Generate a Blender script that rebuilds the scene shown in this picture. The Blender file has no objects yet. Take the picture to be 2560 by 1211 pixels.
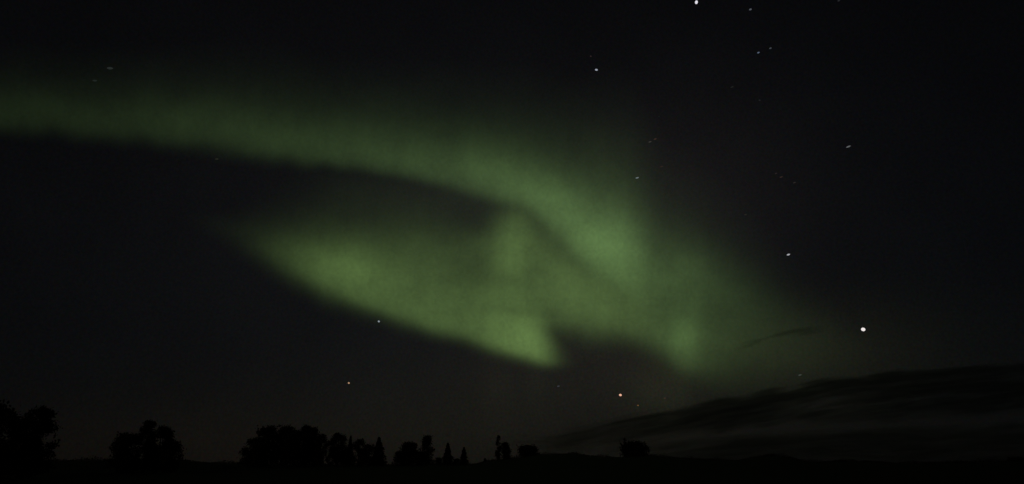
import bpy, math, random
import numpy as np
from mathutils import Vector

# ------------------------------------------------------------------ camera
scene = bpy.context.scene
COL = scene.collection
F = 1898.0                       # focal length in photograph pixels (2560 wide, about 68 degrees)
EYE = 1.7
PITCH = math.atan((1170 - 605.5) / F)
cam_d = bpy.data.cameras.new("camera")
cam_d.sensor_width = 36.0
cam_d.lens = 36.0 * F / 2560.0
cam_d.clip_start = 0.1
cam_d.clip_end = 1.0e6
cam = bpy.data.objects.new("camera", cam_d)
cam.location = (0, 0, EYE)
cam.rotation_euler = (math.pi / 2 + PITCH, 0, 0)
COL.objects.link(cam)
scene.camera = cam
scene.view_settings.view_transform = 'Standard'
scene.view_settings.look = 'None'
scene.view_settings.exposure = 0.0
scene.view_settings.gamma = 1.0
scene.cycles.transparent_max_bounces = 48
scene.cycles.max_bounces = 4
scene.cycles.volume_bounces = 0
scene.cycles.use_denoising = True
scene.render.film_transparent = False


def dirs(px, py):
    """unit directions of sky positions given as sight-line coordinates of the photograph"""
    px = np.asarray(px, float); py = np.asarray(py, float)
    u = (px - 1280.0) / F; v = (605.5 - py) / F
    cp, sp = math.cos(PITCH), math.sin(PITCH)
    d = np.stack([u, cp - v * sp, sp + v * cp], -1)
    return d / np.linalg.norm(d, axis=-1, keepdims=True)


def azel(px, py):
    d = dirs(px, py)
    return float(np.arctan2(d[..., 0], d[..., 1])), float(np.arcsin(d[..., 2]))


def lin(c):
    c = np.asarray(c, float) / 255.0
    return np.where(c <= 0.04045, c / 12.92, ((c + 0.055) / 1.055) ** 2.4)


# ------------------------------------------------------------------ night sky
SUN_EL, SUN_ROT = math.radians(28), math.radians(215)      # invented direction behind the camera for the added fill lamp and dim sky
world = bpy.data.worlds.new("World")
scene.world = world
world.use_nodes = True
nt = world.node_tree
N, LK = nt.nodes, nt.links
bg = N["Background"]
bg.inputs[1].default_value = 1.0


def mnode(op, a, b=None, c=None):
    n = N.new("ShaderNodeMath"); n.operation = op
    for i, v in enumerate((a, b, c)):
        if v is None: continue
        if isinstance(v, (int, float)): n.inputs[i].default_value = float(v)
        else: LK.new(v, n.inputs[i])
    return n.outputs[0]


sky_tex = N.new("ShaderNodeTexSky")
sky_tex.sky_type = 'NISHITA'
sky_tex.sun_disc = False
sky_tex.sun_elevation = SUN_EL
sky_tex.sun_rotation = SUN_ROT
sc_ = N.new("ShaderNodeVectorMath"); sc_.operation = 'SCALE'
LK.new(sky_tex.outputs[0], sc_.inputs[0]); sc_.inputs[3].default_value = 0.00022
acc = sc_.outputs[0]
tc = N.new("ShaderNodeTexCoord")
sep = N.new("ShaderNodeSeparateXYZ"); LK.new(tc.outputs['Generated'], sep.inputs[0])
AZ = mnode('ARCTAN2', sep.outputs[0], sep.outputs[1])
EL = mnode('ARCSINE', sep.outputs[2])
# faint glows of the air: (centre, widths, added light)
GLOWS = [
    ((1150, 560), (1500, 900), (.0035, .0034, .0038)),
    ((1250, 620), (620, 330), (.0032, .0034, .0032)),
    ((1620, 540), (300, 230), (.0048, .0038, .0034)),
    ((1130, 500), (190, 80), (.0024, .0016, .0022)),
    ((1300, 1040), (620, 150), (.0040, .0037, .0020)),
    ((1500, 900), (300, 110), (.0040, .0034, .0020)),
    ((1650, 975), (75, 70), (.0050, .0055, .0022)),
    ((1980, 880), (260, 110), (.0060, .0064, .0028)),
    ((600, 1150), (700, 110), (.0020, .0013, .0005)),
    ((1240, 965), (50, 80), (.0022, .0020, .0010)),
    ((1340, 960), (26, 70), (.0016, .0018, .0008)),
    ((1700, 950), (30, 60), (.0016, .0022, .0008)),
]
for (cx, cy), (sx, sy), rgb in GLOWS:
    a0, e0 = azel(cx, cy)
    da = mnode('MULTIPLY', mnode('SUBTRACT', AZ, a0), F / sx * math.cos(e0))
    de = mnode('MULTIPLY', mnode('SUBTRACT', EL, e0), F / sy)
    g = mnode('EXPONENT', mnode('MULTIPLY', mnode('ADD', mnode('MULTIPLY', da, da), mnode('MULTIPLY', de, de)), -1.0))
    s = N.new("ShaderNodeVectorMath"); s.operation = 'SCALE'
    s.inputs[0].default_value = rgb; LK.new(g, s.inputs[3])
    ad = N.new("ShaderNodeVectorMath"); ad.operation = 'ADD'
    LK.new(acc, ad.inputs[0]); LK.new(s.outputs[0], ad.inputs[1]); acc = ad.outputs[0]
# very weak mottling of the night air
nz = N.new("ShaderNodeTexNoise"); nz.inputs['Scale'].default_value = 9.0; nz.inputs['Detail'].default_value = 5.0
LK.new(tc.outputs['Generated'], nz.inputs['Vector'])
s = N.new("ShaderNodeVectorMath"); s.operation = 'SCALE'
LK.new(acc, s.inputs[0]); LK.new(mnode('MULTIPLY_ADD', nz.outputs[0], 0.36, 0.82), s.inputs[3])
n2 = N.new("ShaderNodeTexNoise"); n2.inputs['Scale'].default_value = 330.0; n2.inputs['Detail'].default_value = 2.0
LK.new(tc.outputs['Generated'], n2.inputs['Vector'])
f2 = N.new("ShaderNodeVectorMath"); f2.operation = 'MULTIPLY_ADD'
LK.new(n2.outputs['Color'], f2.inputs[0]); f2.inputs[1].default_value = (1.1, .8, 1.2); f2.inputs[2].default_value = (.45, .60, .40)
m2 = N.new("ShaderNodeVectorMath"); m2.operation = 'MULTIPLY'
LK.new(s.outputs[0], m2.inputs[0]); LK.new(f2.outputs[0], m2.inputs[1])
LK.new(m2.outputs[0], bg.inputs[0])

fill_d = bpy.data.lights.new("fill_light", 'SUN')  # added weak warm fill to lift the black trees; no such source in view
fill_d.energy = 0.02; fill_d.angle = math.radians(0.5); fill_d.color = (1.0, 0.86, 0.78)
fill_lamp = bpy.data.objects.new("fill_light", fill_d)
sun_dir = Vector((math.sin(SUN_ROT) * math.cos(SUN_EL), math.cos(SUN_ROT) * math.cos(SUN_EL), math.sin(SUN_EL)))
fill_lamp.rotation_euler = sun_dir.to_track_quat('Z', 'Y').to_euler()
fill_lamp.location = (0, -20, 60)
COL.objects.link(fill_lamp)


# ------------------------------------------------------------------ helpers
def tag(o, label=None, cat=None, group=None, kind=None):
    if label: o["label"] = label
    if cat: o["category"] = cat
    if group: o["group"] = group
    if kind: o["kind"] = kind
    return o


def mesh_obj(name, verts, faces, m, parent=None, smooth=False):
    me = bpy.data.meshes.new(name)
    verts = np.asarray(verts, dtype=np.float32)
    me.vertices.add(len(verts)); me.vertices.foreach_set("co", verts.ravel())
    if isinstance(faces, np.ndarray):
        k = faces.shape[1]; flat = faces.ravel().astype(np.int32)
        starts = np.arange(0, len(flat), k, dtype=np.int32)
    else:
        flat = np.array([i for f in faces for i in f], dtype=np.int32)
        starts = np.cumsum([0] + [len(f) for f in faces[:-1]]).astype(np.int32)
    me.loops.add(len(flat)); me.loops.foreach_set("vertex_index", flat)
    me.polygons.add(len(starts)); me.polygons.foreach_set("loop_start", starts)
    if smooth: me.polygons.foreach_set("use_smooth", np.ones(len(starts), dtype=bool))
    me.update(calc_edges=True); me.validate()
    me.materials.append(m)
    o = bpy.data.objects.new(name, me); COL.objects.link(o)
    if parent: o.parent = parent
    return o


def material(name):
    m = bpy.data.materials.new(name); m.use_nodes = True
    return m, m.node_tree.nodes, m.node_tree.links


def noisy_mat(name, c0, c1, scale, rough=0.9, bump=0.0):
    m, n, l = material(name)
    b = n["Principled BSDF"]; b.inputs["Roughness"].default_value = rough
    b.inputs["Specular IOR Level"].default_value = 0.15
    t = n.new("ShaderNodeTexCoord")
    x = n.new("ShaderNodeTexNoise"); x.inputs['Scale'].default_value = scale; x.inputs['Detail'].default_value = 7
    l.new(t.outputs['Object'], x.inputs['Vector'])
    r = n.new("ShaderNodeValToRGB")
    r.color_ramp.elements[0].position = .32; r.color_ramp.elements[1].position = .68
    r.color_ramp.elements[0].color = (*c0, 1); r.color_ramp.elements[1].color = (*c1, 1)
    l.new(x.outputs[0], r.inputs[0]); l.new(r.outputs[0], b.inputs["Base Color"])
    if bump:
        bp = n.new("ShaderNodeBump"); bp.inputs['Distance'].default_value = bump
        l.new(x.outputs[0], bp.inputs['Height']); l.new(bp.outputs[0], b.inputs['Normal'])
    return m


def smooth1(xs, xp, fp, s=0.0):
    """piecewise-linear table, softened over a width s"""
    xp = np.asarray(xp, float); fp = np.asarray(fp, float)
    if s <= 0: return np.interp(xs, xp, fp)
    k = np.linspace(-2, 2, 17); w = np.exp(-k * k); w /= w.sum()
    return sum(wi * np.interp(xs + ki * s, xp, fp) for ki, wi in zip(k, w))


def value_noise(shape, cell, seed, stretch=(1.0, 1.0)):
    """smooth noise in -1..1 on a grid of shape (ny, nx); cell in grid steps"""
    r = np.random.RandomState(seed)
    ny, nx = shape
    cy, cx = cell * stretch[0], cell * stretch[1]
    g = r.rand(int(ny / cy) + 4, int(nx / cx) + 4) * 2 - 1
    yy = np.arange(ny) / cy; xx = np.arange(nx) / cx
    iy = yy.astype(int); fy = yy - iy; ix = xx.astype(int); fx = xx - ix
    fy = fy * fy * (3 - 2 * fy); fx = fx * fx * (3 - 2 * fx)
    g00 = g[np.ix_(iy, ix)]; g01 = g[np.ix_(iy, ix + 1)]; g10 = g[np.ix_(iy + 1, ix)]; g11 = g[np.ix_(iy + 1, ix + 1)]
    a = g00 * (1 - fx) + g01 * fx; b = g10 * (1 - fx) + g11 * fx
    return a * (1 - fy[:, None]) + b * fy[:, None]


def lens_body(name, X, Y, T, R, m):
    """a closed body of varying depth T (metres) standing at range R in the directions of the grid X, Y; only where T > 0"""
    ny, nx = X.shape
    on = T > 0
    cell = on[:-1, :-1] | on[1:, :-1] | on[:-1, 1:] | on[1:, 1:]
    use = np.zeros_like(on)
    use[:-1, :-1] |= cell; use[1:, :-1] |= cell; use[:-1, 1:] |= cell; use[1:, 1:] |= cell
    T = np.where(on, T, 0.0)
    # the rim: vertices without depth, or on the border of the grid, are shared by both skins
    rim = use & ~on
    rim[0] |= use[0]; rim[-1] |= use[-1]; rim[:, 0] |= use[:, 0]; rim[:, -1] |= use[:, -1]
    D = dirs(X, Y)
    front = -np.ones((ny, nx), int); back = -np.ones((ny, nx), int)
    n1 = use.sum(); front[use] = np.arange(n1)
    inner = use & ~rim
    back[use] = front[use]; back[inner] = n1 + np.arange(inner.sum())
    eye = np.array([0, 0, EYE])
    vf = D[use] * (R - T[use] * ~rim[use] / 2)[:, None] + eye
    vb = D[inner] * (R + T[inner] / 2)[:, None] + eye
    def quads(ix, flip):
        a, b, c, d = ix[:-1, :-1][cell], ix[:-1, 1:][cell], ix[1:, 1:][cell], ix[1:, :-1][cell]
        q = np.stack([a, b, c, d], 1)
        return q[:, ::-1] if flip else q
    qf, qb = quads(front, True), quads(back, False)
    qb = qb[(qb >= n1).any(1)]
    allrim = ~(inner[:-1, :-1] | inner[1:, :-1] | inner[:-1, 1:] | inner[1:, 1:])[cell]
    qf = qf[~allrim]
    return mesh_obj(name, np.concatenate([vf, vb]), np.concatenate([qf, qb]), m)


# ------------------------------------------------------------------ aurora
def aurora_mat(name, rgb_per_m):
    m, n, l = material(name)
    n.remove(n["Principled BSDF"])
    out = n["Material Output"]
    e = n.new("ShaderNodeEmission")
    mx = max(rgb_per_m)
    e.inputs[0].default_value = (*[c / mx for c in rgb_per_m], 1); e.inputs[1].default_value = mx
    l.new(e.outputs[0], out.inputs['Volume'])
    tr = n.new("ShaderNodeBsdfTransparent")
    sk = n.new("ShaderNodeEmission"); sk.inputs[0].default_value = (.3, 1, .3, 1); sk.inputs[1].default_value = 1e-6
    ad = n.new("ShaderNodeAddShader"); l.new(tr.outputs[0], ad.inputs[0]); l.new(sk.outputs[0], ad.inputs[1])
    l.new(ad.outputs[0], out.inputs['Surface'])
    m.cycles.emission_sampling = 'NONE'
    return m


STEP = 4.0
xs = np.arange(-700, 2700, STEP); ys = np.arange(0, 1100, STEP)
X, Y = np.meshgrid(xs, ys)


def noise2(U, V, seed):
    """smooth noise in -1..1 at any coordinates"""
    g = np.random.RandomState(seed).rand(256, 256) * 2 - 1
    iu = np.floor(U).astype(int); iv = np.floor(V).astype(int); fu = U - iu; fv = V - iv
    fu = fu * fu * (3 - 2 * fu); fv = fv * fv * (3 - 2 * fv)
    q = lambda a, b: g[b % 256, a % 256]
    return (q(iu, iv) * (1 - fu) + q(iu + 1, iv) * fu) * (1 - fv) + (q(iu, iv + 1) * (1 - fu) + q(iu + 1, iv + 1) * fu) * fv


def profile(tab, sm=25, k=2.0, mix=0.0):
    t = np.array(tab, float)
    e, w, p, h, A = [smooth1(X, t[:, 0], t[:, i], sm) for i in range(1, 6)]
    Yw = Y + 7 * noise2(X / 120, Y / 90, 21) + 4 * noise2(X / 45, Y / 60, 22)      # slow wander of the edges
    low = 1 / (1 + np.exp(-(e - Yw) / (w * 0.62)))
    d = np.clip(p - Yw, 0, None)
    up = (1 - mix) * np.exp(-(d / (h * (1 - .5 * mix))) ** k) + mix * np.exp(-(d / (h * 1.3)) ** 1.5)
    return A, low * up


# x, lower edge, its softness, y of full light, height of the fade above, light (display green)
ARC = [(-700, 300, 18, 255, 75, 22), (-100, 315, 20, 272, 76, 27), (0, 322, 20, 280, 78, 29), (300, 338, 19, 300, 82, 36), (600, 374, 18, 335, 88, 46),
       (900, 421, 17, 384, 88, 57), (1100, 462, 17, 422, 90, 68), (1200, 484, 18, 442, 90, 75), (1300, 524, 26, 468, 92, 86),
       (1390, 586, 28, 520, 102, 97), (1440, 652, 28, 560, 108, 103), (1500, 694, 32, 600, 118, 103), (1550, 724, 34, 632, 130, 104), (1595, 738, 46, 660, 138, 92),
       (1640, 768, 46, 705, 140, 72), (1690, 810, 46, 750, 130, 46), (1760, 830, 40, 780, 110, 18), (1830, 840, 40, 800, 90, 0), (2700, 800, 40, 760, 90, 0)]
aA, aS = profile(ARC, 42, 2.0, .55)
EDGE = [(420, 560, 20, 545, 36, 0), (540, 596, 24, 576, 44, 10), (600, 622, 26, 600, 56, 21), (650, 645, 25, 622, 68, 38), (700, 672, 24, 640, 80, 55),
        (800, 722, 24, 678, 98, 84), (850, 744, 22, 692, 112, 89), (950, 784, 16, 712, 135, 84), (1050, 811, 15, 728, 150, 84),
        (1150, 834, 15, 735, 156, 86), (1205, 855, 15, 725, 152, 88)]
CUR = [(-700, 560, 15, 540, 30, 0)] + EDGE + [(1245, 876, 14, 660, 128, 92), (1285, 892, 13, 615, 110, 95), (1330, 904, 13, 630, 120, 94), (1380, 916, 12, 670, 130, 92), (1420, 922, 12, 700, 130, 86), (2700, 922, 12, 700, 100, 0)]
cA, cS = profile(CUR, 22, 2.2, .35)
cw = 16 + 34 / (1 + np.exp((Y - 775) / 16))
cS *= 1 / (1 + np.exp((X - 1378 + .24 * np.clip(905 - Y, 0, 80) * (Y > 0) / (1 + np.exp((800 - Y) / 12)) + 8 * noise2(Y / 35, Y * 0, 5)) / cw))
CUR2 = [(-700, 800, 30, 700, 110, 0), (1290, 795, 30, 640, 115, 86), (1400, 804, 30, 690, 132, 92), (1470, 818, 30, 712, 125, 90), (1550, 838, 26, 742, 110, 84), (1640, 855, 24, 768, 105, 77), (2700, 853, 24, 760, 100, 0)]
kA, kS = profile(CUR2, 20, 2.2)
kS *= 1 / (1 + np.exp((X - 1660) / 24)) / (1 + np.exp(-(X - 1325) / 34))
FAN = [(-700, 850, 20, 760, 100, 0), (1530, 850, 24, 740, 150, 0), (1600, 856, 26, 715, 140, 60), (1650, 868, 26, 700, 128, 73), (1685, 902, 24, 700, 120, 74), (1740, 922, 30, 712, 116, 68),
       (1800, 922, 44, 745, 120, 56), (1900, 918, 56, 800, 124, 39), (2000, 922, 56, 850, 104, 25), (2100, 935, 44, 885, 84, 13),
       (2220, 950, 30, 900, 60, 0), (2700, 950, 30, 900, 60, 0)]
fA, fS = profile(FAN, 30, 2.2, .4)
la, lf = lin(aA) * aS, lin(fA) * fS
lc = ((lin(cA) * cS) ** 4 + (lin(kA) * kS) ** 4) ** .25


def blob(cx, cy, sx, sy, rot=0.0):
    c, s_ = math.cos(math.radians(rot)), math.sin(math.radians(rot))
    u = (X - cx) * c + (Y - cy) * s_; v = -(X - cx) * s_ + (Y - cy) * c
    return np.exp(-(u / sx) ** 2 - (v / sy) ** 2)


# brighter knots and darker gaps in the curtains
lc *= 1 + 0.26 * blob(870, 655, 105, 50, 22) + 0.52 * blob(1320, 848, 80, 52, 25) + 0.16 * blob(1285, 610, 30, 75)
lc *= 1 - 0.32 * blob(1175, 675, 80, 60, 10) - 0.22 * blob(1290, 778, 80, 14, 6) - 0.10 * blob(1060, 680, 90, 40)
lc *= 1 - 0.10 * blob(1430, 640, 40, 90, -40) - .45 * blob(1180, 545, 55, 45)
la *= 1 + 0.12 * blob(1560, 600, 80, 80, 30) + .14 * blob(1500, 640, 60, 40, 40)
lf *= 1 + 0.80 * blob(1714, 845, 34, 36) - .14 * blob(1650, 770, 60, 40) - 0.10 * blob(1800, 800, 50, 60)
tot = (la ** 3 + lc ** 3 + lf ** 3) ** (1 / 3.0) + 1e-9
sh = X.shape
tex = 1 + 0.035 * noise2(X / 22 + Y / 260, Y / 420, 31) + 0.025 * noise2(X / 9 + Y / 120, Y / 300, 32)
tex += 0.09 * noise2(X / 75, Y / 60, 33) + 0.06 * noise2(X / 30, Y / 26, 34) + 0.09 * noise2(X / 4.3, Y / 4.3, 35) + .05 * noise2(X / 9, Y / 9, 36)
tot *= tex
tot *= 1 - .13 * blob(1345, 556, 32, 60, -50) - .17 * blob(1425, 632, 32, 78, -36) - .14 * blob(1530, 712, 75, 24, 32) - .15 * blob(1262, 518, 42, 24) - .15 * blob(1262, 702, 62, 26, 10) + .08 * blob(1370, 735, 60, 34)
W = np.stack([la, lc, lf]) ** 2 + 1e-14; W /= W.sum(0)
TH = float(lin(15)) - float(lin(13))
DEPTH = 60000.0                         # metres of glowing air per unit of light
AUR = [("aurora_arc", W[0], (0.54, 1.0, 0.30), "long faint green aurora arc ending in a bright curled lobe high in the sky", 100000),
       ("aurora_curtain", W[1], (0.575, 1.0, 0.27), "yellow-green aurora curtain with a sharp slanting lower edge and pointed lowest tip", 97000),
       ("aurora_fan", W[2], (0.54, 1.0, 0.29), "dim green aurora fan fading out beside the white brightest star, small glowing knot beneath", 94000)]
for nm, w, c, lab, R_ in AUR:
    t = tot * w
    t = np.where(w > .02, t - TH * np.clip(w * 1.3, .0, 1), 0)
    t[t < TH * .05] = 0
    o = lens_body(nm, X, Y, t * DEPTH, R_, aurora_mat(nm, [v / DEPTH for v in c]))
    tag(o, lab, "aurora")

# ------------------------------------------------------------------ stars
STARS = [  # x, y, half width, half height, colour (display), label
    (2158, 824, 4.4, 3.8, (236, 228, 226), "brightest white star shining alone low in the dark sky"),
    (1741, 6, 3.1, 3.9, (225, 222, 232), "bright white star at the very top edge of the sky"),
    (1491, 175, 3.6, 3.0, (165, 172, 186), "blue-white star high above the bright curled aurora lobe"),
    (1971, 637, 5.0, 2.5, (185, 186, 192), "white elongated star level with the bright aurora lobe"),
    (947, 804, 3.4, 3.0, (150, 160, 168), "pale blue star just under the slanting edge of the aurora curtain"),
    (1551, 988, 3.6, 2.7, (235, 178, 150), "bright orange-white star low below the dark aurora notch"),
    (872, 958, 3.0, 2.8, (190, 150, 118), "pale orange star low above the big clump of trees"),
    (1593, 445, 5.0, 2.2, (110, 118, 125), "small bluish star just above the upper edge of the aurora lobe"),
    (2121, 367, 6.0, 2.0, (105, 108, 110), "dim grey elongated star alone in the dark sky"),
    (1876, 24, 3.6, 2.6, (88, 92, 100), "dim star near the top edge beside the bright white one"),
    (1896, 132, 3.8, 2.3, (92, 104, 125), "dim blue star, lower one of a close pair"),
    (1926, 121, 3.4, 2.2, (68, 72, 80), "faint star, upper one of a close pair"),
    (1638, 348, 5.0, 2.2, (62, 44, 38), "faint reddish star, upper one of two above the lobe"),
    (1625, 355, 5.0, 2.0, (60, 56, 54), "faint greyish star just below a reddish one"),
    (1396, 966, 3.6, 2.4, (58, 60, 66), "very dim bluish star under the pointed tip of the aurora curtain"),
    (1595, 1014, 2.4, 2.0, (120, 84, 50), "tiny orange star below the bright orange-white one"),
    (1662, 996, 2.6, 2.0, (66, 50, 40), "tiny brownish star beside the bright orange-white one"),
    (2000, 938, 4.0, 2.3, (62, 66, 62), "faint star in the dim lower part of the aurora fan"),
    (275, 171, 8.0, 3.6, (40, 44, 44), "blurred grey star above the faint end of the aurora arc"),
    (237, 202, 6.0, 2.6, (32, 36, 36), "very faint star beneath a blurred grey star"),
    (1953, 443, 5.0, 2.0, (52, 40, 36), "faint reddish star, middle one of a slanting row"),
    (1940, 434, 3.6, 2.0, (44, 38, 38), "faint star, topmost of a slanting row of three"),
    (1986, 457, 3.6, 1.8, (46, 42, 40), "faint star, lowest of a slanting row of three"),
    (1654, 417, 4.2, 1.8, (48, 36, 32), "faint brown star between the lobe and the reddish star pair"),
    (1477, 141, 2.4, 2.2, (50, 40, 40), "tiny dim star just above the blue-white one"),
    (1864, 537, 4.5, 2.0, (40, 38, 34), "hardly visible star between the lobe and the elongated star"),
    (1830, 218, 4.0, 1.8, (34, 36, 34), "hardly visible star below the close blue pair"),
    (1899, 251, 2.4, 2.0, (36, 36, 38), "tiny grey speck of a star far below the close blue pair"),
    (2097, 2, 3.6, 2.2, (42, 44, 46), "dim star cut by the top edge of the sky"),
    (542, 398, 4.0, 2.2, (38, 38, 32), "faint star just under the lower edge of the aurora arc"),
]
R_STAR = 150000.0
star_mats = {}
rs = random.Random(3)
for (x, y, hw, hh, c, lab) in STARS:
    if max(c) < 200: hw, hh = hw * .85, hh * .72
    m, n, l = material("star_light")
    n.remove(n["Principled BSDF"])
    e = n.new("ShaderNodeEmission")
    e.inputs[0].default_value = (*[float(v) for v in lin(c)], 1); e.inputs[1].default_value = 1.05 if max(c) > 200 else .8
    l.new(e.outputs[0], n["Material Output"].inputs['Surface'])
    m.cycles.emission_sampling = 'NONE'
    nu, nv = 10, 6
    V = []; Fc = []
    V.append((0, 0, hh))
    for j in range(1, nv):
        th = math.pi * j / nv
        for i in range(nu):
            ph = 2 * math.pi * i / nu
            q = 1 + 0.10 * math.sin(2 * ph + x)
            V.append((hw * q * math.sin(th) * math.cos(ph), hh * math.sin(th) * math.sin(ph), hh * q * math.cos(th)))
    V.append((0, 0, -hh))
    for i in range(nu): Fc.append((0, 1 + i, 1 + (i + 1) % nu))
    for j in range(nv - 2):
        for i in range(nu):
            a = 1 + j * nu + i; b = 1 + j * nu + (i + 1) % nu
            Fc.append((a, a + nu, b + nu, b))
    L0 = 1 + (nv - 2) * nu
    for i in range(nu): Fc.append((L0 + i, len(V) - 1, L0 + (i + 1) % nu))
    V = np.array(V) * (R_STAR / F)
    o = mesh_obj("star", V, Fc, m, smooth=True)
    d = dirs(x, y)
    o.location = Vector(d) * R_STAR
    o.rotation_euler = (math.asin(d[2]), -0.22 if hw > hh * 1.5 else 0.3, -math.atan2(d[0], d[1]))
    tag(o, lab, "star", "stars in the night sky")

# ------------------------------------------------------------------ clouds
def cloud_mat(name, dens):
    m, n, l = material(name)
    n.remove(n["Principled BSDF"])
    out = n["Material Output"]
    v = n.new("ShaderNodeVolumePrincipled")
    v.inputs['Color'].default_value = (.45, .43, .45, 1); v.inputs['Density'].default_value = dens
    v.inputs['Anisotropy'].default_value = 0.4
    l.new(v.outputs[0], out.inputs['Volume'])
    tr = n.new("ShaderNodeBsdfTransparent"); tr.inputs[0].default_value = (.999, .999, .999, 1)
    df = n.new("ShaderNodeBsdfDiffuse"); df.inputs[0].default_value = (.4, .4, .4, 1)
    mx = n.new("ShaderNodeMixShader"); mx.inputs[0].default_value = 0.001
    l.new(tr.outputs[0], mx.inputs[1]); l.new(df.outputs[0], mx.inputs[2])
    l.new(mx.outputs[0], out.inputs['Surface'])
    return m


cxs = np.arange(1150, 3000, 6.0); cys = np.arange(780, 1176, 2.5)
CX, CY = np.meshgrid(cxs, cys)
CD = 400.0                                # metres of cloud per unit of optical depth
cm = cloud_mat("cloud", 1 / CD)


def band(top, bot, wt, wb, seed, amp, wisps=0.5, x0=None, wx=80):
    t = smooth1(CX, *zip(*top), 20); b = smooth1(CX, *zip(*bot), 20)
    v = CY - t * .75 - b * .25                       # streaks run along the bank
    n1 = noise2(CX / 95 + v / 20, v / 9, seed); n2_ = noise2(CX / 40 + v / 12, v / 4.5, seed + 1); n3 = noise2(CX / 260, v / 19, seed + 2)
    n4 = noise2(CX / 60, CX * 0, seed + 3)
    ed = 7 * n4 + 5 * n1
    m_ = 1 / (1 + np.exp(-(CY - t + ed) / wt)) / (1 + np.exp(-(b - CY + ed) / wb))
    if x0: m_ = m_ / (1 + np.exp(-(CX - x0) / wx))
    tau = amp * m_ * (1 + wisps * (n1 * .7 + n2_ * .6 + n3 * .9)) - 0.05
    tau[0] = tau[-1] = -1; tau[:, 0] = -1
    return np.where(tau > 0, tau, 0)


T1 = band([(1150, 1100), (1250, 1092), (1400, 1080), (1560, 1049), (1780, 1006), (1960, 975), (2060, 953), (2300, 928), (2560, 908), (3000, 870)],
          [(1150, 1115), (1400, 1125), (1560, 1104), (1640, 1096), (1780, 1072), (2000, 1053), (2300, 1037), (2560, 1024), (3000, 1004)], 4.0, 7, 11, 1.25, .5, 1390, 60)
o = lens_body("cloud_bank", CX, CY, T1 * CD, 14000, cm)
tag(o, "long dark cloud bank sloping up from the low hill towards the corner", "cloud")
T2 = band([(1150, 1120), (1420, 1128), (1600, 1114), (1780, 1100), (2000, 1088), (2300, 1076), (2560, 1062), (3000, 1050)],
          [(1150, 1190), (3000, 1190)], 5.0, 10, 31, 0.9, .6, 1480, 70)
T2[-2:] = 0
o = lens_body("cloud_bank", CX, CY, T2 * CD, 17000, cm)
tag(o, "lower dark cloud layer resting on the ridge under a pale gap", "cloud")
T3 = band([(1150, 1000), (1845, 868), (1880, 853), (1930, 838), (1975, 829), (2045, 822), (2110, 820), (3000, 820)],
          [(1150, 1006), (1845, 870), (1880, 861), (1930, 847), (1975, 837), (2045, 828), (2110, 822), (3000, 820)], 2.2, 2.6, 51, .52, .6)
T3 *= np.exp(-((CX - 1945) / 100) ** 4)
T3 = np.where(T3 > .04, T3 - .04, 0)
o = lens_body("cloud_wisp", CX, CY, T3 * CD, 12000, cm)
tag(o, "thin dark cloud streak crossing the faint green glow", "cloud")

# ------------------------------------------------------------------ ground
SKYLINE = [(-600, 1150), (0, 1153), (150, 1154), (230, 1152), (300, 1152), (460, 1151), (490, 1158), (600, 1160), (900, 1163), (980, 1164), (1080, 1163), (1180, 1164),
           (1212, 1156), (1287, 1147), (1351, 1138), (1436, 1136), (1480, 1143), (1545, 1145), (1627, 1141), (1718, 1149),
           (1840, 1153), (1880, 1147), (1922, 1141), (1975, 1146), (2010, 1155), (2060, 1157), (2100, 1155), (2170, 1156), (2243, 1159),
           (2385, 1159), (2480, 1156), (2560, 1153), (3200, 1150)]
R_RIDGE = 280.0


def ridge_h(az):
    """height of the ridge that makes the skyline, by bearing"""
    if abs(az) > 1.0: return 3.2 + 0.8 * math.sin(az * 7)
    px = 1280 + F * math.tan(az) / math.cos(PITCH) * 0.985
    for _ in range(4):                       # find the skyline point with this bearing
        py = np.interp(px, [p[0] for p in SKYLINE], [p[1] for p in SKYLINE])
        a, e = azel(px, py)
        px += F * (math.tan(az) - math.tan(a)) / math.cos(PITCH)
    return EYE + math.tan(e) * R_RIDGE


AZN = 720
azs = [-math.pi + 2 * math.pi * i / AZN for i in range(AZN)]
rh = np.array([ridge_h(a) for a in azs])
rings = [0.0, 2, 5, 10, 18, 28, 40, 55, 75, 95, 120, 150, 180, 205, 225, 240, 252, 262, 271, 280, 290, 302, 318, 340, 380, 450, 600, 900, 1500, 3000, 6000, 11000]
rnd = np.random.RandomState(8)
bumps = np.cumsum(rnd.randn(AZN) * .02); bumps -= np.linspace(0, bumps[-1], AZN)


def ground_z(r, i):
    h = rh[i % AZN]
    if r <= R_RIDGE:
        t = max(0.0, (r - 120) / (R_RIDGE - 120)); t = t * t * (3 - 2 * t)
        return h * t + 0.25 * math.sin(r * .05 + azs[i % AZN] * 9) * (1 - t) * min(1, r / 40)
    t = min(1.0, (r - R_RIDGE) / 200)
    return h * (1 - t) - 3 * t


def ground_at(x, y):
    r = math.hypot(x, y); a = (math.atan2(x, y) + math.pi) / (2 * math.pi) * AZN
    i = int(a) % AZN; f = a - int(a)
    return ground_z(r, i) * (1 - f) + ground_z(r, i + 1) * f


V = [(0, 0, ground_z(0.0, 0))]; Fc = []
for k, r in enumerate(rings[1:]):
    for i in range(AZN):
        V.append((r * math.sin(azs[i]), r * math.cos(azs[i]), ground_z(r, i)))
for i in range(AZN): Fc.append((0, 1 + (i + 1) % AZN, 1 + i))
for k in range(len(rings) - 2):
    b = 1 + k * AZN
    for i in range(AZN):
        j = (i + 1) % AZN
        Fc.append((b + i, b + j, b + AZN + j, b + AZN + i))
field = noisy_mat("field_earth_and_grass", (.030, .034, .018), (.060, .056, .030), 0.25, .95, .25)
o = mesh_obj("ground", V, Fc, field, smooth=True)
tag(o, kind="structure")

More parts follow.
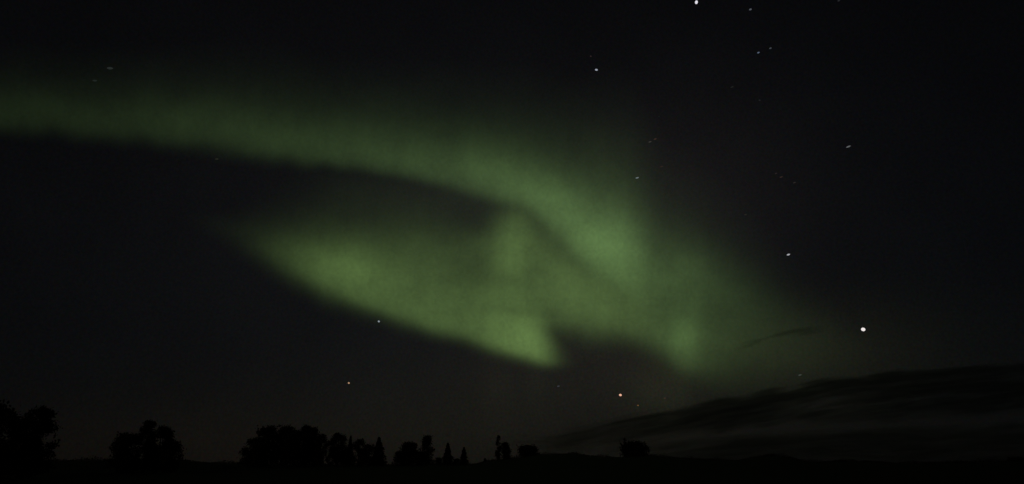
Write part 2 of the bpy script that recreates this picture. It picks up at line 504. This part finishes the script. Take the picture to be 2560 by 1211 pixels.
# ------------------------------------------------------------------ vegetation
leaf_m = noisy_mat("foliage", (.040, .040, .018), (.085, .060, .030), 0.8)
needle_m = noisy_mat("needles", (.030, .038, .022), (.055, .055, .032), 0.9)
bark_m = noisy_mat("bark", (.05, .04, .03), (.12, .10, .08), 3.0, .95, .03)


def leaf_quads(P, size, rng):
    """small irregular leaf sprays centred at P, facing every way"""
    n = len(P)
    a = rng.randn(n, 3); a /= np.linalg.norm(a, axis=1)[:, None]
    b = np.cross(a, rng.randn(n, 3)); b /= np.linalg.norm(b, axis=1)[:, None]
    s = size * (0.55 + 0.9 * rng.rand(n))[:, None]
    c = [P + a * s, P + b * s * .62 + a * s * .1, P - a * s * .9, P - b * s * .62 - a * s * .15]
    V = np.stack(c, 1).reshape(-1, 3)
    return V, np.arange(4 * n).reshape(-1, 4)


def tube(path, rads, sides=7):
    V, Fc = [], []
    for k, (p, r) in enumerate(zip(path, rads)):
        for i in range(sides):
            t = 2 * math.pi * i / sides
            V.append((p[0] + r * math.cos(t), p[1] + r * math.sin(t), p[2]))
    for k in range(len(path) - 1):
        for i in range(sides):
            j = (i + 1) % sides
            Fc.append((k * sides + i, k * sides + j, (k + 1) * sides + j, (k + 1) * sides + i))
    Fc.append(tuple(range(sides))[::-1]); Fc.append(tuple((len(path) - 1) * sides + i for i in range(sides)))
    return V, Fc


def join(parts):
    V, Fc = [], []
    for v, f in parts:
        k = len(V); V += list(v); Fc += [tuple(i + k for i in q) for q in f]
    return V, Fc


GROUP = {"broad": "broadleaved trees along the ridge", "spruce": "spruces along the ridge"}


def broadleaf(px, top, hw, D, label, seed, shape="round", leaves=5600, lean=0.0):
    """px, top: sight-line of the crown's top; hw: half width of the crown in the same units; D: distance"""
    rng = np.random.RandomState(seed)
    a, e = azel(px, top)
    x, y = D * math.sin(a), D * math.cos(a)
    g = ground_at(x, y)
    H = EYE + D * math.tan(e) - g
    W = hw / F * D
    root = bpy.data.objects.new("tree", None); root.location = (x, y, g - .1); COL.objects.link(root)
    tag(root, label, "tree", GROUP["broad"])
    c0 = {"round": .10, "column": .05, "bush": .0}[shape] * H
    ch = H - c0
    # lobes of foliage inside the crown's envelope
    lobes = []
    nl = {"round": 36, "column": 28, "bush": 18}[shape]
    for k in range(nl):
        t = (k + rng.rand()) / nl
        if shape == "round": w = W * (1.0 if t < .4 else math.sqrt(max(.02, 1 - ((t - .4) / .66) ** 2)))
        elif shape == "column": w = W * (1 - .55 * max(0, t - .55) / .45) * .8
        else: w = W * (1 - .5 * t)
        r = (.24 + .20 * rng.rand()) * W * (1 - .30 * t ** 2)
        ang = rng.rand() * 2 * math.pi; q = max(0, w - r * .8) * rng.rand() ** .35
        lobes.append((q * math.cos(ang) + lean * t, q * math.sin(ang), min(c0 + t * ch, H - r * 1.0), r))
    rt = .22 * W
    lobes.append((lean, 0, H - rt * 1.0, rt))
    lobes.append((lean * .5 + .2 * W * rng.randn() * .5, 0, H - rt * 2.2, rt * 1.4))
    L = np.array(lobes)
    wt = L[:, 3] ** 2; wt /= wt.sum()
    pick = rng.choice(len(L), leaves, p=wt)
    d = rng.randn(leaves, 3); d /= np.linalg.norm(d, axis=1)[:, None]
    rr = L[pick, 3] * (rng.rand(leaves) ** .42) * (1 + .16 * rng.randn(leaves))
    P = L[pick, :3] + d * rr[:, None] * np.array([1, 1, .9])
    # loose sprays round the outline
    k = leaves // 5
    pk = rng.choice(len(L), k, p=wt); d = rng.randn(k, 3); d /= np.linalg.norm(d, axis=1)[:, None]
    P = np.concatenate([P, L[pk, :3] + d * (L[pk, 3] * (1.0 + .75 * rng.rand(k) ** 2))[:, None]])
    P = P[(P[:, 2] > .1) & (P[:, 2] < H + .06 * W)]
    v, f = leaf_quads(P, .08 + .040 * W, rng)
    mesh_obj("crown", v, f, leaf_m, root)
    n = 6
    path = [(lean * (i / n) + .12 * math.sin(i + seed), .1 * math.cos(i * 1.3), H * .82 * i / n) for i in range(n + 1)]
    r0 = .018 * H + .05
    parts = [tube(path, [r0 * (1 - .85 * i / n) + .02 for i in range(n + 1)])]
    for lb in lobes[:9]:
        zb = max(.25 * lb[2], lb[2] * .6)
        k = min(n, int(zb / (H * .82) * n)); b = path[k]
        parts.append(tube([b, ((b[0] + lb[0]) / 2, (b[1] + lb[1]) / 2, (b[2] + lb[2]) / 2 - .05 * lb[3]), lb[:3]], [r0 * .42, r0 * .28, .02], 5))
    v, f = join(parts)
    mesh_obj("trunk", v, f, bark_m, root, smooth=True)
    return root


def spruce(px, top, hw, D, label, seed):
    rng = np.random.RandomState(seed)
    a, e = azel(px, top)
    x, y = D * math.sin(a), D * math.cos(a)
    g = ground_at(x, y)
    H = EYE + D * math.tan(e) - g
    W = hw / F * D
    root = bpy.data.objects.new("spruce_tree", None); root.location = (x, y, g - .1); COL.objects.link(root)
    tag(root, label, "tree", GROUP["spruce"])
    P = []
    z = .05 * H
    while z < H * .985:
        t = z / H
        w = (W * (1 - t) ** .85 * 1.12 + .06) * (.72 + .42 * rng.rand())
        nb = max(5, int(13 * (1 - t)) + 4)
        off = rng.rand() * 6
        for k in range(nb):
            ang = off + 2 * math.pi * k / nb + rng.randn() * .15
            wl = w * (.62 + .5 * rng.rand())
            for s in np.arange(.05, 1.0, .085):
                droop = .28 * wl * s * s - .1 * wl * s
                for _ in range(2):
                    P.append((wl * s * math.cos(ang) + rng.randn() * .10 * (1 - s * .5), wl * s * math.sin(ang) + rng.randn() * .10, z - droop + rng.randn() * .06))
        z += max(.16, H * .035 * (1 - .4 * t))
    P = np.array(P); P = P[P[:, 2] > .1]
    v, f = leaf_quads(P, max(.10, .075 * W), rng)
    mesh_obj("crown", v, f, needle_m, root)
    n = 7
    path = [(.03 * math.sin(i), 0, H * i / n) for i in range(n + 1)]
    v, f = tube(path, [(.016 * H + .04) * (1 - .93 * i / n) for i in range(n + 1)])
    mesh_obj("trunk", v, f, bark_m, root, smooth=True)
    return root


B = broadleaf
B(-8, 1003, 58, 120, "tall dark tree cut by the frame edge beside a leaning broad tree", 1, leaves=5200)
B(104, 1016, 44, 135, "tall broad black tree with rounded top, next to the one cut by the frame", 2, leaves=4600)
B(72, 1042, 40, 128, "shorter bushy tree nestling in front of the tall round-topped one", 3, leaves=3600)
B(322, 1082, 36, 170, "wide low tree forming one shoulder of the lone clump of four", 4)
B(375, 1050, 24, 175, "narrow-topped tree, tallest of the lone clump of four", 5)
B(407, 1064, 32, 172, "second tallest tree of the lone clump of four, beside the narrow-topped one", 6)
B(436, 1100, 27, 168, "lowest tree at the steep outer side of the lone clump of four", 7, leaves=2600)
B(640, 1095, 34, 225, "lower tree at the sloping shoulder of the big wooded clump", 8)
B(676, 1064, 37, 230, "tall round-headed tree, first peak of the big wooded clump", 9, leaves=4600)
B(712, 1062, 36, 236, "tall broad tree, second peak of the big wooded clump", 10, leaves=4600)
B(742, 1075, 30, 228, "lower tree filling the dip in the big wooded clump's top", 11)
B(765, 1062, 26, 240, "narrow pointed leafy tree, third peak of the big wooded clump", 12)
B(787, 1068, 30, 232, "rounded tree, last high peak of the big wooded clump", 13)
B(806, 1083, 20, 226, "smaller tree at the steep end of the big wooded clump", 14, leaves=2600)
B(847, 1082, 25, 250, "dome-shaped tree standing between the big wooded clump and a thin spruce", 15)
spruce(877, 1089, 14, 252, "thin pointed spruce between a dome-shaped and a small round tree", 16)
B(899, 1096, 22, 248, "small round tree beside the thin pointed spruce", 17, leaves=2600)
B(924, 1109, 20, 246, "low bushy tree tucked against the tall cone-shaped spruce", 18, leaves=2400)
spruce(948, 1093, 24, 255, "wide cone-shaped spruce closing the wooded stretch before a gap of sky", 19)
B(1022, 1105, 31, 258, "wide round tree just past the gap of sky", 20)
B(995, 1128, 16, 256, "small low tree leaning on the wide round one past the gap", 21, "bush", 1500)
B(1068, 1088, 25, 262, "tall column-shaped tree with a blunt top beside the wide round one", 22, "column", 4200)
spruce(1120, 1107, 18, 262, "cone-shaped spruce, larger of two standing apart in the low dip", 23)
spruce(1160, 1117, 14, 264, "slender spruce, smaller of two standing apart in the low dip", 24)
B(1213, 1145, 6, 268, "tiny lone bush on the rising ridge", 25, "bush", 500)
B(1246, 1088, 11, 268, "very slim tall tree touching a blunt column-shaped tree", 26, "column", 3000)
B(1263, 1105, 21, 270, "blunt column-shaped tree on the ridge beside the very slim one", 27, "column", 2600)
B(1319, 1112, 31, 268, "low dome-shaped tree where the hill begins", 28, leaves=3200)
B(1561, 1095, 7, 272, "slim spire of a tree at the edge of the lone wide tree", 29, "column", 1200)
B(1584, 1103, 38, 270, "lone wide flat-topped tree on the low hill under the clouds", 30, leaves=4800)
for i, (px, top, hw, lab) in enumerate([
        (833, 1114, 20, "low bush between the steep end of the big clump and the dome-shaped tree"),
        (868, 1118, 18, "low bush at the foot of the thin pointed spruce beside the dome-shaped tree"),
        (911, 1120, 18, "low bush between the small round tree and the bushy one"),
        (1045, 1126, 20, "low bush joining the wide round tree to the tall blunt column tree"),
        (1096, 1143, 13, "tiny bush between the blunt column tree and the larger lone spruce"),
        (1141, 1146, 13, "tiny bush between the two lone spruces in the low dip"),
        (1922, 1137, 34, "broad low bush on the hump at the hill's far end"),
        (1968, 1143, 20, "small bush just below the hump at the hill's far end"),
        (2100, 1150, 22, "low wide bush, first after the dip beyond the hump"),
        (2165, 1151, 22, "low bush between two others on the flat dark ridge"),
        (2400, 1152, 26, "spreading low bush on the flat ridge under the cloud layer"),
        (2538, 1143, 22, "bush on the ridge where the frame ends")]):
    b = B(px, top, hw, 272, lab, 60 + i, "bush", 1500)
    b.name = "bush"; b["category"] = "bush"; b["group"] = "bushes on the ridge"

# low scrub that roughens the ridge line, and grass in the dark field
rng = np.random.RandomState(77)
n = 26000
az_ = rng.uniform(-.82, .82, n); r_ = R_RIDGE + rng.uniform(-22, 5, n)
cl = .5 + .5 * np.sin(az_ * 61) * np.sin(az_ * 23 + 1) + .4 * np.sin(az_ * 177)
h_ = np.abs(rng.randn(n)) * .34 * np.clip(cl + .35, .15, 1.6)
P = np.stack([r_ * np.sin(az_), r_ * np.cos(az_), [ground_at(a, b) for a, b in zip(r_ * np.sin(az_), r_ * np.cos(az_))] + h_], 1)
v, f = leaf_quads(P, .17, rng)
o = mesh_obj("undergrowth", v, f, leaf_m)
tag(o, "low dark scrub along the whole ridge line", "scrub", kind="stuff")

n = 24000
az_ = rng.uniform(-.85, .85, n); r_ = 6 + 70 * rng.rand(n) ** 1.5
x_, y_ = r_ * np.sin(az_), r_ * np.cos(az_)
gz = np.array([ground_at(a, b) for a, b in zip(x_, y_)])
ht = rng.uniform(.12, .4, n); ln = rng.randn(n, 2) * .08; t_ = rng.rand(n) * 6.28
V = np.zeros((n, 3, 3)); wd = .012 + .0006 * r_
V[:, 0] = np.stack([x_ - wd * np.cos(t_), y_ - wd * np.sin(t_), gz - .03], 1)
V[:, 1] = np.stack([x_ + wd * np.cos(t_), y_ + wd * np.sin(t_), gz - .03], 1)
V[:, 2] = np.stack([x_ + ln[:, 0], y_ + ln[:, 1], gz + ht], 1)
grass_m = noisy_mat("dry_grass", (.045, .05, .02), (.09, .08, .04), .4)
o = mesh_obj("grass", V.reshape(-1, 3), np.arange(3 * n).reshape(-1, 3), grass_m)
tag(o, "dark rough grass of the field", "grass", kind="stuff")
